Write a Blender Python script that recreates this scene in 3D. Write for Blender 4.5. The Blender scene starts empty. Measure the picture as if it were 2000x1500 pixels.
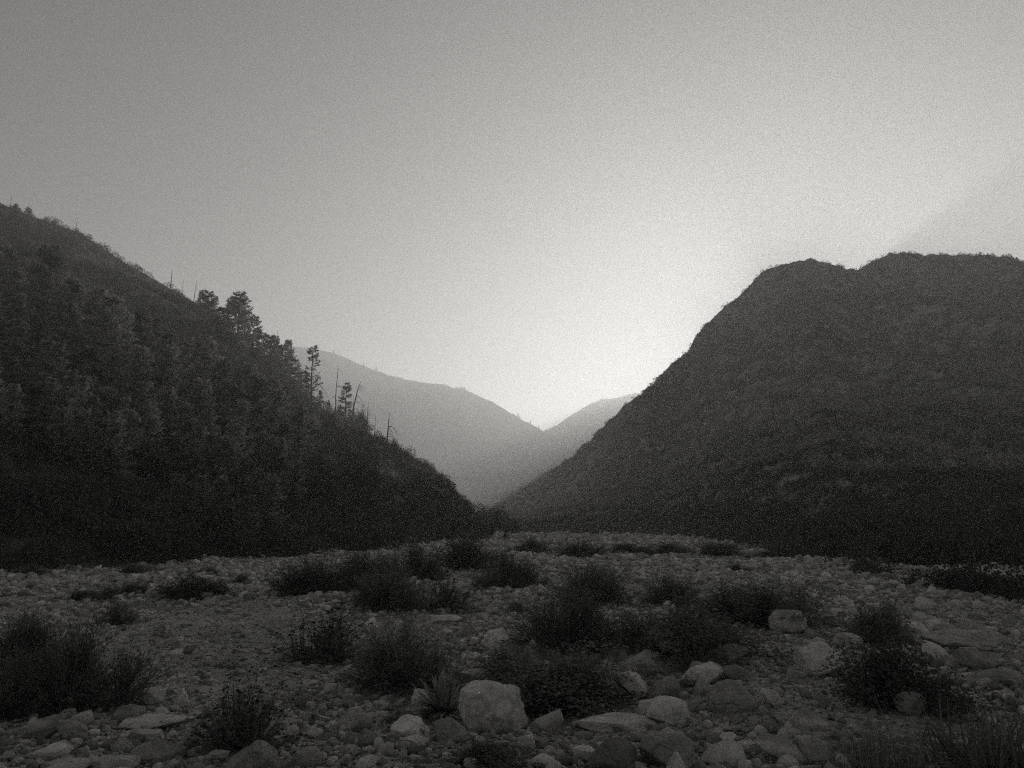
import bpy, bmesh, math
import numpy as np
from mathutils import Vector
from mathutils.bvhtree import BVHTree

# ------------------------------------------------------------------ camera, sky, sun, exposure
SC = bpy.context.scene
COL = SC.collection
F = 1540.0                      # focal length in photo pixels (photo 2000 x 1500)
ZC = 2.0                        # eye height
PITCH = math.atan(280.0 / F)    # horizon at row 1030
CP, SP = math.cos(PITCH), math.sin(PITCH)


def ray(px, py):
    xc, yc = (px - 1000.0) / F, (750.0 - py) / F
    return np.array([xc, CP - SP * yc, SP + CP * yc])


cam = bpy.data.cameras.new('camera')
cam.sensor_width = 36.0
cam.lens = F / 2000.0 * 36.0
cam.clip_end = 20000.0
cam.clip_start = 0.05
camo = bpy.data.objects.new('camera', cam)
COL.objects.link(camo)
camo.location = (0, 0, ZC)
camo.rotation_euler = (math.pi / 2 + PITCH, 0, 0)
SC.camera = camo

_s = ray(1530, 635)
SUN_AZ = math.atan2(_s[0], _s[1])
SUN_EL = math.atan2(_s[2], math.hypot(_s[0], _s[1]))

world = bpy.data.worlds.new('World')
SC.world = world
world.use_nodes = True
wt = world.node_tree
sky = wt.nodes.new('ShaderNodeTexSky')
sky.sky_type = 'NISHITA'
sky.sun_disc = False
sky.sun_elevation = SUN_EL
sky.sun_rotation = SUN_AZ
sky.altitude = 900
sky.air_density = 0.4
sky.dust_density = 0.05
sky.ozone_density = 1.0
bw = wt.nodes.new('ShaderNodeRGBToBW')          # the place is seen in monochrome
tint = wt.nodes.new('ShaderNodeMix')
tint.data_type = 'RGBA'
tint.blend_type = 'MULTIPLY'
tint.inputs['Factor'].default_value = 1.0
tint.inputs['B'].default_value = (1.0, 0.985, 0.955, 1)
bg = wt.nodes['Background']
bg.inputs['Strength'].default_value = 0.135
wt.links.new(sky.outputs['Color'], bw.inputs['Color'])
wt.links.new(bw.outputs['Val'], tint.inputs['A'])
wt.links.new(tint.outputs['Result'], bg.inputs['Color'])

sun = bpy.data.lights.new('sun', 'SUN')
sun.energy = 2.6
sun.angle = math.radians(1.0)
sun.color = (1.0, 0.985, 0.955)
suno = bpy.data.objects.new('sun', sun)
COL.objects.link(suno)
sdir = Vector((math.sin(SUN_AZ) * math.cos(SUN_EL), math.cos(SUN_AZ) * math.cos(SUN_EL), math.sin(SUN_EL)))
suno.rotation_euler = sdir.to_track_quat('Z', 'Y').to_euler()
suno.location = (300, 800, 600)

SC.view_settings.view_transform = 'Standard'
SC.view_settings.look = 'None'
SC.view_settings.exposure = 0.2
SC.view_settings.gamma = 1.0
SC.view_settings.use_curve_mapping = False
SC.render.engine = 'CYCLES'
cy = SC.cycles
cy.use_denoising = False
cy.filter_width = 1.2
cy.max_bounces = 6
cy.diffuse_bounces = 3
cy.transparent_max_bounces = 8
cy.volume_bounces = 1
cy.use_fast_gi = False

HAZE_DENSITY = 0.0010
HAZE_G = 0.58

# ------------------------------------------------------------------ numeric helpers


def _hash(ix, iy, iz, seed):
    h = (ix.astype(np.int64) * 374761393 + iy.astype(np.int64) * 668265263 + iz.astype(np.int64) * 2147483647 + seed * 1274126177) & 0xFFFFFFFF
    h = ((h ^ (h >> 13)) * 1274126177) & 0xFFFFFFFF
    h = ((h ^ (h >> 16)) * 2246822519) & 0xFFFFFFFF
    return ((h ^ (h >> 15)) & 0xFFFFFF) / float(0xFFFFFF)


def vnoise(p, seed=0):
    """smooth value noise in -1..1 at points p (n,3)"""
    p = np.asarray(p, float)
    i = np.floor(p)
    f = p - i
    f = f * f * f * (f * (f * 6 - 15) + 10)
    i = i.astype(np.int64)
    r = 0
    for dx in (0, 1):
        wx = f[:, 0] if dx else 1 - f[:, 0]
        for dy in (0, 1):
            wy = f[:, 1] if dy else 1 - f[:, 1]
            for dz in (0, 1):
                wz = f[:, 2] if dz else 1 - f[:, 2]
                r = r + wx * wy * wz * _hash(i[:, 0] + dx, i[:, 1] + dy, i[:, 2] + dz, seed)
    return r * 2 - 1


def fbm(p, oct=4, seed=0, gain=0.5):
    a, r, s = 1.0, 0.0, 0.0
    p = np.asarray(p, float)
    for k in range(oct):
        r = r + a * vnoise(p * (2.03 ** k) + 17.3 * k, seed + k)
        s += a
        a *= gain
    return r / s


def new_mesh(name, verts, faces, mat, smooth=False):
    me = bpy.data.meshes.new(name)
    verts = np.asarray(verts, np.float32)
    faces = np.asarray(faces, np.int32)
    n, k = faces.shape
    me.vertices.add(len(verts))
    me.vertices.foreach_set('co', verts.ravel())
    me.loops.add(n * k)
    me.loops.foreach_set('vertex_index', faces.ravel())
    me.polygons.add(n)
    me.polygons.foreach_set('loop_start', np.arange(0, n * k, k, dtype=np.int32))
    if smooth:
        me.polygons.foreach_set('use_smooth', np.ones(n, bool))
    me.update(calc_edges=True)
    me.validate()
    if mat:
        me.materials.append(mat)
    return me


def link(name, me, parent=None):
    o = bpy.data.objects.new(name, me)
    COL.objects.link(o)
    if parent is not None:
        o.parent = parent
    return o


def tag(o, label=None, cat=None, group=None, kind=None):
    if label:
        o['label'] = label
    if cat:
        o['category'] = cat
    if group:
        o['group'] = group
    if kind:
        o['kind'] = kind
    return o


# ------------------------------------------------------------------ materials (monochrome, matt)
def grey(v):
    return (v * 1.005, v, v * 0.985, 1)


def nodemat(name):
    m = bpy.data.materials.new(name)
    m.use_nodes = True
    t = m.node_tree
    b = t.nodes['Principled BSDF']
    b.inputs['Specular IOR Level'].default_value = 0.25
    return m, t, b


def N(t, kind, **kw):
    n = t.nodes.new(kind)
    for k, v in kw.items():
        if k in n.inputs.keys():
            n.inputs[k].default_value = v
        else:
            setattr(n, k, v)
    return n


def ramp(t, src, stops):
    r = t.nodes.new('ShaderNodeValToRGB')
    e = r.color_ramp.elements
    while len(e) < len(stops):
        e.new(0.5)
    for i, (p, c) in enumerate(stops):
        e[i].position = p
        e[i].color = c if isinstance(c, tuple) else (c, c, c, 1)
    t.links.new(src, r.inputs['Fac'])
    return r.outputs['Color']


def mixc(t, blend, fac, a, b):
    m = t.nodes.new('ShaderNodeMix')
    m.data_type = 'RGBA'
    m.blend_type = blend
    for key, val in (('Factor', fac), ('A', a), ('B', b)):
        if hasattr(val, 'is_linked') or hasattr(val, 'links'):
            t.links.new(val, m.inputs[key])
        else:
            m.inputs[key].default_value = val
    return m.outputs['Result']


def stone_mat(name, lo, hi, spots=0.35, scale=1.0, bands=0.0, paint=False, bump=0.8, rnd=(0.6, 0.98, 1.45)):
    m, t, b = nodemat(name)
    tc = N(t, 'ShaderNodeTexCoord')
    oi = N(t, 'ShaderNodeObjectInfo')
    add = N(t, 'ShaderNodeVectorMath', operation='MULTIPLY_ADD')
    add.inputs[1].default_value = (1, 1, 1)
    t.links.new(tc.outputs['Object'], add.inputs[0])
    off = N(t, 'ShaderNodeVectorMath', operation='SCALE')
    cmb = N(t, 'ShaderNodeCombineXYZ')
    for k in range(3):
        t.links.new(oi.outputs['Random'], cmb.inputs[k])
    t.links.new(cmb.outputs[0], off.inputs[0])
    off.inputs['Scale'].default_value = 37.0
    t.links.new(off.outputs[0], add.inputs[2])
    vec = add.outputs[0]
    n1 = N(t, 'ShaderNodeTexNoise', Scale=5.0 * scale, Detail=8.0, Roughness=0.62)
    t.links.new(vec, n1.inputs['Vector'])
    base = ramp(t, n1.outputs['Fac'], [(0.28, grey(lo)), (0.5, grey((lo + hi) / 2)), (0.74, grey(hi))])
    n2 = N(t, 'ShaderNodeTexNoise', Scale=70.0 * scale, Detail=4.0, Roughness=0.7)
    t.links.new(vec, n2.inputs['Vector'])
    sp = ramp(t, n2.outputs['Fac'], [(0.34, 1 - spots), (0.5, 1.0), (0.7, 1.12)])
    c = mixc(t, 'MULTIPLY', 1.0, base, sp)
    rn = ramp(t, oi.outputs['Random'], [(0.0, rnd[0]), (0.5, rnd[1]), (1.0, rnd[2])])
    c = mixc(t, 'MULTIPLY', 1.0, c, rn)
    nz = N(t, 'ShaderNodeTexNoise', Scale=2.5, Detail=3.0)
    t.links.new(vec, nz.inputs['Vector'])
    dv = mixc(t, 'LINEAR_LIGHT', 0.35, vec, nz.outputs['Color'])
    vo = N(t, 'ShaderNodeTexVoronoi', Scale=2.6 * scale)
    vo.feature = 'DISTANCE_TO_EDGE'
    t.links.new(dv, vo.inputs['Vector'])
    ck = ramp(t, vo.outputs['Distance'], [(0.0, 0.35), (0.012, 0.8), (0.03, 1.0)])
    c = mixc(t, 'MULTIPLY', 0.7, c, ck)
    if bands:
        w = N(t, 'ShaderNodeTexWave', Scale=3.0 * scale, Distortion=2.2, Detail=5.0)
        w.bands_direction = 'Z'
        t.links.new(vec, w.inputs['Vector'])
        bd = ramp(t, w.outputs['Fac'], [(0.2, 1 - bands), (0.6, 1.0), (1.0, 1.0 + bands * 0.5)])
        c = mixc(t, 'MULTIPLY', 1.0, c, bd)
    if paint:
        at = N(t, 'ShaderNodeAttribute', attribute_name='paint')
        c = mixc(t, 'MIX', at.outputs['Fac'], c, grey(lo * 0.42))
    t.links.new(c, b.inputs['Base Color'])
    b.inputs['Roughness'].default_value = 0.9
    n3 = N(t, 'ShaderNodeTexNoise', Scale=22.0 * scale, Detail=9.0, Roughness=0.7)
    t.links.new(vec, n3.inputs['Vector'])
    bp = N(t, 'ShaderNodeBump', Strength=bump, Distance=0.03)
    t.links.new(n3.outputs['Fac'], bp.inputs['Height'])
    t.links.new(bp.outputs[0], b.inputs['Normal'])
    return m


def ground_mat(name, lo, hi, s1, s2, bdist):
    m, t, b = nodemat(name)
    geo = N(t, 'ShaderNodeNewGeometry')
    n1 = N(t, 'ShaderNodeTexNoise', Scale=s1, Detail=6.0, Roughness=0.6)
    n2 = N(t, 'ShaderNodeTexNoise', Scale=s2, Detail=6.0, Roughness=0.7)
    for n in (n1, n2):
        t.links.new(geo.outputs['Position'], n.inputs['Vector'])
    c = ramp(t, n1.outputs['Fac'], [(0.3, grey(lo)), (0.7, grey(hi))])
    d = ramp(t, n2.outputs['Fac'], [(0.3, 0.55), (0.5, 1.0), (0.72, 1.4)])
    c = mixc(t, 'MULTIPLY', 1.0, c, d)
    t.links.new(c, b.inputs['Base Color'])
    b.inputs['Roughness'].default_value = 0.95
    bp = N(t, 'ShaderNodeBump', Strength=0.7, Distance=bdist)
    t.links.new(n2.outputs['Fac'], bp.inputs['Height'])
    t.links.new(bp.outputs[0], b.inputs['Normal'])
    return m


def leaf_mat(name, lo, hi, trans=0.25, nscale=3.0):
    m = bpy.data.materials.new(name)
    m.use_nodes = True
    t = m.node_tree
    t.nodes.clear()
    out = N(t, 'ShaderNodeOutputMaterial')
    oi = N(t, 'ShaderNodeObjectInfo')
    geo = N(t, 'ShaderNodeNewGeometry')
    mm = N(t, 'ShaderNodeMath', operation='MULTIPLY_ADD')
    t.links.new(geo.outputs['Random Per Island'], mm.inputs[0])
    mm.inputs[1].default_value = 0.5
    m2 = N(t, 'ShaderNodeMath', operation='MULTIPLY')
    t.links.new(oi.outputs['Random'], m2.inputs[0])
    m2.inputs[1].default_value = 0.5
    t.links.new(m2.outputs[0], mm.inputs[2])
    c = ramp(t, mm.outputs[0], [(0.0, grey(lo)), (1.0, grey(hi))])
    di = N(t, 'ShaderNodeBsdfDiffuse')
    tr = N(t, 'ShaderNodeBsdfTranslucent')
    t.links.new(c, di.inputs['Color'])
    t.links.new(c, tr.inputs['Color'])
    mx = N(t, 'ShaderNodeMixShader')
    mx.inputs[0].default_value = trans
    t.links.new(di.outputs[0], mx.inputs[1])
    t.links.new(tr.outputs[0], mx.inputs[2])
    t.links.new(mx.outputs[0], out.inputs['Surface'])
    return m


def plain_mat(name, v):
    m, t, b = nodemat(name)
    tc = N(t, 'ShaderNodeTexCoord')
    n = N(t, 'ShaderNodeTexNoise', Scale=9.0, Detail=5.0)
    t.links.new(tc.outputs['Object'], n.inputs['Vector'])
    t.links.new(ramp(t, n.outputs['Fac'], [(0.3, grey(v * 0.6)), (0.7, grey(v * 1.35))]), b.inputs['Base Color'])
    b.inputs['Roughness'].default_value = 0.9
    return m


M = {
    'bed': ground_mat('riverbed_gravel', 0.20, 0.40, 0.35, 9.0, 0.06),
    'slope': ground_mat('hillside_soil', 0.06, 0.14, 0.05, 0.6, 0.5),
    'rocky': ground_mat('mountain_scree', 0.22, 0.38, 0.02, 0.25, 1.5),
    'far': ground_mat('far_mountain_scrub', 0.09, 0.18, 0.005, 0.04, 6.0),
    'stone': stone_mat('river_stone', 0.27, 0.55),
    'pale': stone_mat('pale_granite', 0.44, 0.72),
    'dark': stone_mat('dark_stone', 0.16, 0.32),
    'speck': stone_mat('speckled_granite', 0.28, 0.6, spots=0.75),
    'band': stone_mat('banded_gneiss', 0.3, 0.6, bands=0.22),
    'patch': stone_mat('patchy_quartz_stone', 0.16, 0.75, scale=0.7),
    'paint': stone_mat('painted_granite', 0.42, 0.64, paint=True),
    'pebble': stone_mat('pebble_stone', 0.24, 0.62, rnd=(0.45, 1.0, 1.7)),
    'leaf': leaf_mat('dark_shrub_leaves', 0.06, 0.24, 0.35),
    'leaf_grey': leaf_mat('grey_sage_leaves', 0.10, 0.30, 0.3),
    'needle': leaf_mat('conifer_needles', 0.06, 0.48, 0.3),
    'oak': leaf_mat('oak_leaves', 0.08, 0.42),
    'blade': leaf_mat('yucca_blades', 0.2, 0.6, 0.15),
    'straw': leaf_mat('dry_grass', 0.07, 0.32, 0.3),
    'head': leaf_mat('dried_flower_heads', 0.02, 0.04, 0.05),
    'twig': plain_mat('twig_bark', 0.13),
    'bark': plain_mat('tree_bark', 0.05),
    'grey_wood': plain_mat('weathered_dead_wood', 0.07),
    'brush': leaf_mat('chaparral_leaves', 0.025, 0.14),
    'chap': leaf_mat('dry_chaparral_leaves', 0.12, 0.42),
}

# ------------------------------------------------------------------ riverbed


def gh(xy):
    """riverbed height"""
    xy = np.atleast_2d(np.asarray(xy, float))
    p = np.column_stack([xy, np.zeros(len(xy))])
    d = np.hypot(xy[:, 0], xy[:, 1])
    near = np.clip(1 - (d - 25) / 60, 0, 1)
    z = (0.16 * vnoise(p / 5.0, 3) + 0.10 * vnoise(np.column_stack([xy[:, 0] / 2.4, xy[:, 1] / 9.0, 0 * xy[:, 0]]), 8)) * np.clip(d / 8, 0, 1) + 0.07 * fbm(p / 1.3, 3, 5) * near
    z += 0.02 * fbm(p / 0.22, 2, 9) * np.clip(1 - d / 25, 0, 1)
    return z * np.clip(1.2 - d / 400, 0, 1)


ang = np.concatenate([np.linspace(-180, -48, 30, endpoint=False), np.linspace(-48, 48, 380), np.linspace(48, 180, 31)[1:-1]])
ang = np.radians(ang)
rad = np.concatenate([[0.0], 1.2 * (1700 / 1.2) ** np.linspace(0, 1, 330)])
A, R_ = np.meshgrid(ang, rad)
gx, gy = (np.sin(A) * R_).ravel(), (np.cos(A) * R_).ravel()
gz = gh(np.column_stack([gx, gy]))
na, nr = len(ang), len(rad)
ii, jj = np.meshgrid(np.arange(nr - 1), np.arange(na), indexing='ij')
j2 = (jj + 1) % na
gf = np.stack([ii * na + jj, (ii + 1) * na + jj, (ii + 1) * na + j2, ii * na + j2], -1).reshape(-1, 4)[:, ::-1]
bed = link('riverbed', new_mesh('riverbed', np.column_stack([gx, gy, gz]), gf, M['bed'], True))
tag(bed, kind='structure')


def on_ground(px, py):
    """point of the riverbed seen at a photo pixel, and its distance"""
    r = ray(px, py)
    z = 0.0
    for _ in range(4):
        k = (z - ZC) / r[2]
        x, y = r[0] * k, r[1] * k
        z = float(gh([[x, y]])[0])
    return np.array([x, y, z]), k


# ------------------------------------------------------------------ hills
HILLS = {}


def hill(name, ridge, foot, mat, nu, nv, power, gully, gscale, fine, fscale, back=0.7, seed=0, zf=-0.6, backlen=0.8, jag=1.5):
    ridge = np.array(ridge, float)
    foot = np.array(foot, float)
    u = np.linspace(ridge[0, 0], ridge[-1, 0], nu)
    ry = np.interp(u, ridge[:, 0], ridge[:, 1])
    ry = ry + jag * fbm(np.column_stack([u / 14.0, 0 * u, 0 * u + seed]), 4, seed + 3, 0.65)
    rd = np.interp(u, ridge[:, 0], ridge[:, 2])
    fd = np.interp(u, foot[:, 0], foot[:, 1])
    top, low = [], []
    for a, b, d, f in zip(u, ry, rd, fd):
        r = ray(a, b)
        k = d / math.hypot(r[0], r[1])
        top.append((r[0] * k, r[1] * k, ZC + r[2] * k))
        q = ray(a, 1030)
        k = f / math.hypot(q[0], q[1])
        low.append((q[0] * k, q[1] * k, zf))
    top, low = np.array(top), np.array(low)
    nb = nv // 3
    pw = np.interp(u, [p_[0] for p_ in power], [p_[1] for p_ in power]) if isinstance(power, list) else power
    rows = []
    for v in np.linspace(0, 1, nv):
        P = low + (top - low) * v
        P[:, 2] = low[:, 2] + (top[:, 2] - low[:, 2]) * v ** pw
        w = (v * (1 - v) * 4) ** 0.7 if 0 < v < 1 else 0
        g = fbm(P / gscale, 4, seed + 1)
        rg = 1 - 2 * np.abs(vnoise(np.column_stack([P[:, 0] / gscale * 1.6, P[:, 1] / gscale * 0.55, P[:, 2] * 0]), seed + 9))
        P[:, 2] += w * gully * (0.6 * g + 0.5 * rg) * np.clip(np.hypot(P[:, 0], P[:, 1]) / np.hypot(top[:, 0], top[:, 1]) * 1.4 - 0.3, 0.02, 1)
        P[:, 2] += fine * fbm(P / fscale, 3, seed + 4) * (0.35 + 0.65 * (1 - v)) * (v > 0)
        rows.append(P)
    out = top[:, :2] / np.linalg.norm(top[:, :2], axis=1)[:, None]
    for k in range(1, nb + 1):
        s = k / nb
        P = top.copy()
        run = np.maximum(top[:, 2] * backlen / back, 8) * s
        P[:, :2] += out * run[:, None]
        P[:, 2] = np.maximum(top[:, 2] - run * back * (0.75 + 0.25 * s), zf)
        P[:, 2] += (1 - s) * fine * 0.6 * fbm(P / fscale, 3, seed + 6) * min(1, s * 6)
        rows.append(P)
    V = np.concatenate(rows)
    n = len(rows)
    a, b = np.meshgrid(np.arange(n - 1), np.arange(nu - 1), indexing='ij')
    Q = np.stack([a * nu + b, a * nu + b + 1, (a + 1) * nu + b + 1, (a + 1) * nu + b], -1).reshape(-1, 4)
    o = link(name, new_mesh(name, V, Q, mat, True))
    tag(o, kind='structure')
    HILLS[name] = dict(rows=np.array(rows), nv=nv, bvh=BVHTree.FromPolygons(V.tolist(), Q.tolist()), V=V)
    return o


hill('left_hillside',
     [(-900, 120, 360), (-400, 235, 310), (-150, 330, 275), (0, 397, 255), (60, 422, 247), (150, 452, 235), (230, 503, 222), (300, 546, 212),
      (390, 598, 201), (450, 648, 193), (500, 690, 187), (550, 718, 181), (600, 776, 177), (650, 812, 172), (700, 836, 168), (750, 868, 163),
      (800, 906, 159), (850, 943, 155), (880, 962, 152), (912, 995, 148), (950, 1040, 143)],
     [(-900, 26), (-300, 33), (0, 40), (300, 47), (600, 56), (740, 62), (790, 85), (880, 118), (950, 140)],
     M['slope'], 380, 130, 1.12, 9.0, 55.0, 1.2, 9.0, seed=11)
hill('right_mountain',
     [(915, 1020, 720), (940, 1002, 700), (1000, 968, 650), (1080, 918, 570), (1120, 890, 510), (1150, 862, 460), (1200, 812, 390), (1228, 786, 352), (1240, 777, 340),
      (1256, 768, 330), (1290, 732, 354), (1312, 712, 364), (1345, 682, 389), (1358, 655, 399), (1392, 620, 431), (1440, 580, 444), (1462, 560, 451),
      (1488, 529, 458), (1500, 523, 460), (1530, 516, 455), (1583, 506, 450), (1600, 510, 450), (1640, 521, 462), (1674, 529, 475), (1685, 522, 480),
      (1720, 502, 492), (1740, 494, 498), (1765, 492, 504), (1800, 497, 510), (1860, 499, 512), (1920, 499, 510), (1965, 502, 505), (2000, 510, 500),
      (2300, 545, 470), (2900, 560, 420)],
     [(915, 235), (1000, 212), (1250, 195), (1340, 160), (1420, 105), (1480, 72), (1600, 45), (1800, 31), (2000, 27), (2400, 23), (2900, 20)],
     M['rocky'], 620, 190, [(1000, 1.2), (1400, 1.35), (1500, 1.6), (2000, 1.75)], 30.0, 120.0, 3.2, 18.0, seed=31, back=1.8, backlen=1.3, zf=-0.12, jag=5.0)
hill('far_mountain_left',
     [(200, 640, 1109), (450, 680, 1076), (530, 684, 1071), (565, 676, 1064), (600, 679, 1058), (650, 690, 1051), (700, 711, 1045), (760, 735, 1032),
      (830, 748, 1020), (870, 752, 1014), (920, 769, 1002), (960, 784, 989), (1000, 808, 976), (1040, 830, 963), (1070, 846, 950), (1110, 872, 937), (1250, 960, 886)],
     [(200, 730), (1250, 760)], M['far'], 260, 80, 1.2, 65.0, 190.0, 6.0, 42.0, seed=51)
hill('far_mountain_right',
     [(960, 905, 1287), (1030, 868, 1277), (1070, 843, 1268), (1110, 815, 1259), (1150, 790, 1252), (1175, 782, 1246), (1210, 776, 1240), (1240, 769, 1240), (1275, 772, 1240), (1320, 810, 1240), (1380, 880, 1240), (1450, 980, 1240), (1500, 1020, 1240)],
     [(960, 1090), (1500, 1090)], M['far'], 160, 70, 1.2, 50.0, 160.0, 5.0, 36.0, seed=61, back=1.4)
hill('far_foothill',
     [(740, 1000, 820), (800, 962, 814), (850, 940, 808), (885, 934, 803), (905, 938, 801), (930, 952, 796), (960, 968, 793), (1000, 985, 790)],
     [(740, 680), (1000, 680)], M['far'], 110, 40, 1.2, 14.0, 120.0, 2.0, 28.0, seed=71)


def on_hill(name, px, py):
    r = Vector(ray(px, py)).normalized()
    h = HILLS[name]['bvh'].ray_cast(Vector((0, 0, ZC)), r)
    return (h[0], h[3]) if h[0] is not None else (None, None)


# ------------------------------------------------------------------ haze: one closed box of even air
hb = bmesh.new()
bmesh.ops.create_cube(hb, size=1.0)
zmax = max(h['V'][:, 2].max() for h in HILLS.values()) + 8
xm = max(np.abs(h['V'][:, :2]).max() for h in HILLS.values())
half = max(1760.0, xm + 60)
for v in hb.verts:
    v.co = Vector((v.co.x * 2 * half, v.co.y * 2 * half, -3.0 if v.co.z < 0 else zmax))
hm = bpy.data.meshes.new('haze')
hb.to_mesh(hm)
hb.free()
hmat = bpy.data.materials.new('haze_air')
hmat.use_nodes = True
ht = hmat.node_tree
ht.nodes.clear()
ho = ht.nodes.new('ShaderNodeOutputMaterial')
pv = ht.nodes.new('ShaderNodeVolumePrincipled')
pv.inputs['Color'].default_value = (0.995, 0.99, 0.98, 1)
pv.inputs['Density'].default_value = HAZE_DENSITY
pv.inputs['Anisotropy'].default_value = HAZE_G
ht.links.new(pv.outputs[0], ho.inputs['Volume'])
hm.materials.append(hmat)
tag(link('haze', hm), kind='stuff')

# ------------------------------------------------------------------ shape builders
_ICO = {}


def ico(sub):
    if sub not in _ICO:
        b = bmesh.new()
        bmesh.ops.create_icosphere(b, subdivisions=sub, radius=1.0)
        b.verts.ensure_lookup_table()
        _ICO[sub] = (np.array([v.co[:] for v in b.verts]), np.array([[v.index for v in f.verts] for f in b.faces]))
        b.free()
    return _ICO[sub]


def rock_verts(seed, sub, planes=11, rough=0.05, taper=0.0, lean=0.0, flat_top=False):
    rng = np.random.default_rng(seed)
    v, f = ico(sub)
    v = v.copy()
    nrm = rng.normal(size=(planes, 3))
    nrm[:, 2] *= 0.8
    nrm /= np.linalg.norm(nrm, axis=1)[:, None]
    ds = rng.uniform(0.46, 0.84, planes)
    if flat_top:
        nrm[0] = (0.1 * rng.normal(), 0.1 * rng.normal(), 1)
        ds[0] = 0.5
    for n, d in zip(nrm, ds):
        e = v @ n - d
        s = 0.03
        e = np.where(e > 0, np.sqrt(e * e + s * s) - s, 0)
        v -= e[:, None] * n * 0.96
    if taper or lean:
        k = np.clip((v[:, 2] + 0.3), 0, 2)
        v[:, :2] *= (1 - taper * k)[:, None]
        v[:, 0] += lean * k
    u = v / np.linalg.norm(v, axis=1)[:, None]
    v += u * (rough * fbm(v * 2.2 + seed % 97, 4, seed % 1000, 0.6))[:, None]
    if sub >= 4:
        v -= u * (rough * 0.5 * np.clip(0.16 - np.abs(vnoise(v * 2.7 + seed % 53, seed % 700)), 0, 1) / 0.16)[:, None]
        v += u * (rough * 0.35 * fbm(v * 9 + seed % 91, 3, seed % 900))[:, None]
    lo, hi = v.min(0), v.max(0)
    return (v - (lo + hi) / 2) / (hi - lo), f


def tube(pts, radii, sides=5):
    pts = np.asarray(pts, float)
    n = len(pts)
    V, Fc = [], []
    tan = np.gradient(pts, axis=0)
    tan /= np.linalg.norm(tan, axis=1)[:, None] + 1e-9
    for i in range(n):
        a = np.cross(tan[i], [0.31, 0.17, 0.93] if abs(tan[i, 2]) < 0.9 else [1, 0.1, 0])
        a /= np.linalg.norm(a)
        b = np.cross(tan[i], a)
        for k in range(sides):
            t = 2 * math.pi * k / sides
            V.append(pts[i] + radii[i] * (a * math.cos(t) + b * math.sin(t)))
    for i in range(n - 1):
        for k in range(sides):
            k2 = (k + 1) % sides
            Fc.append((i * sides + k, i * sides + k2, (i + 1) * sides + k2, (i + 1) * sides + k))
    return np.array(V), np.array(Fc)


class Acc:
    def __init__(self):
        self.v, self.f, self.n = [], [], 0

    def add(self, v, f):
        self.v.append(v)
        self.f.append(f + self.n)
        self.n += len(v)

    def mesh(self, name, mat, smooth=False):
        return new_mesh(name, np.concatenate(self.v), np.concatenate(self.f), mat, smooth)


def quads(c, d, s, length, width):
    """leaf quads: centres c, direction d, side s"""
    d = d / (np.linalg.norm(d, axis=1)[:, None] + 1e-9)
    s = np.cross(d, s)
    s /= np.linalg.norm(s, axis=1)[:, None] + 1e-9
    L = np.broadcast_to(np.asarray(length), (len(c),))[:, None]
    W = np.broadcast_to(np.asarray(width), (len(c),))[:, None]
    a = c - s * W * 0.35
    b = c + s * W * 0.35
    e = c + d * L * 0.55 + s * W * 0.5
    g = c + d * L * 0.55 - s * W * 0.5
    # kite-like leaf: base, two sides, tip
    tip = c + d * L
    V = np.stack([c, e, tip, g], 1).reshape(-1, 3)
    Fq = np.arange(len(V)).reshape(-1, 4)
    return V, Fq


# ---- shrubs (unit size: about 1 wide, 1 tall, base at the origin)
SHRUB = {}


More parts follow.
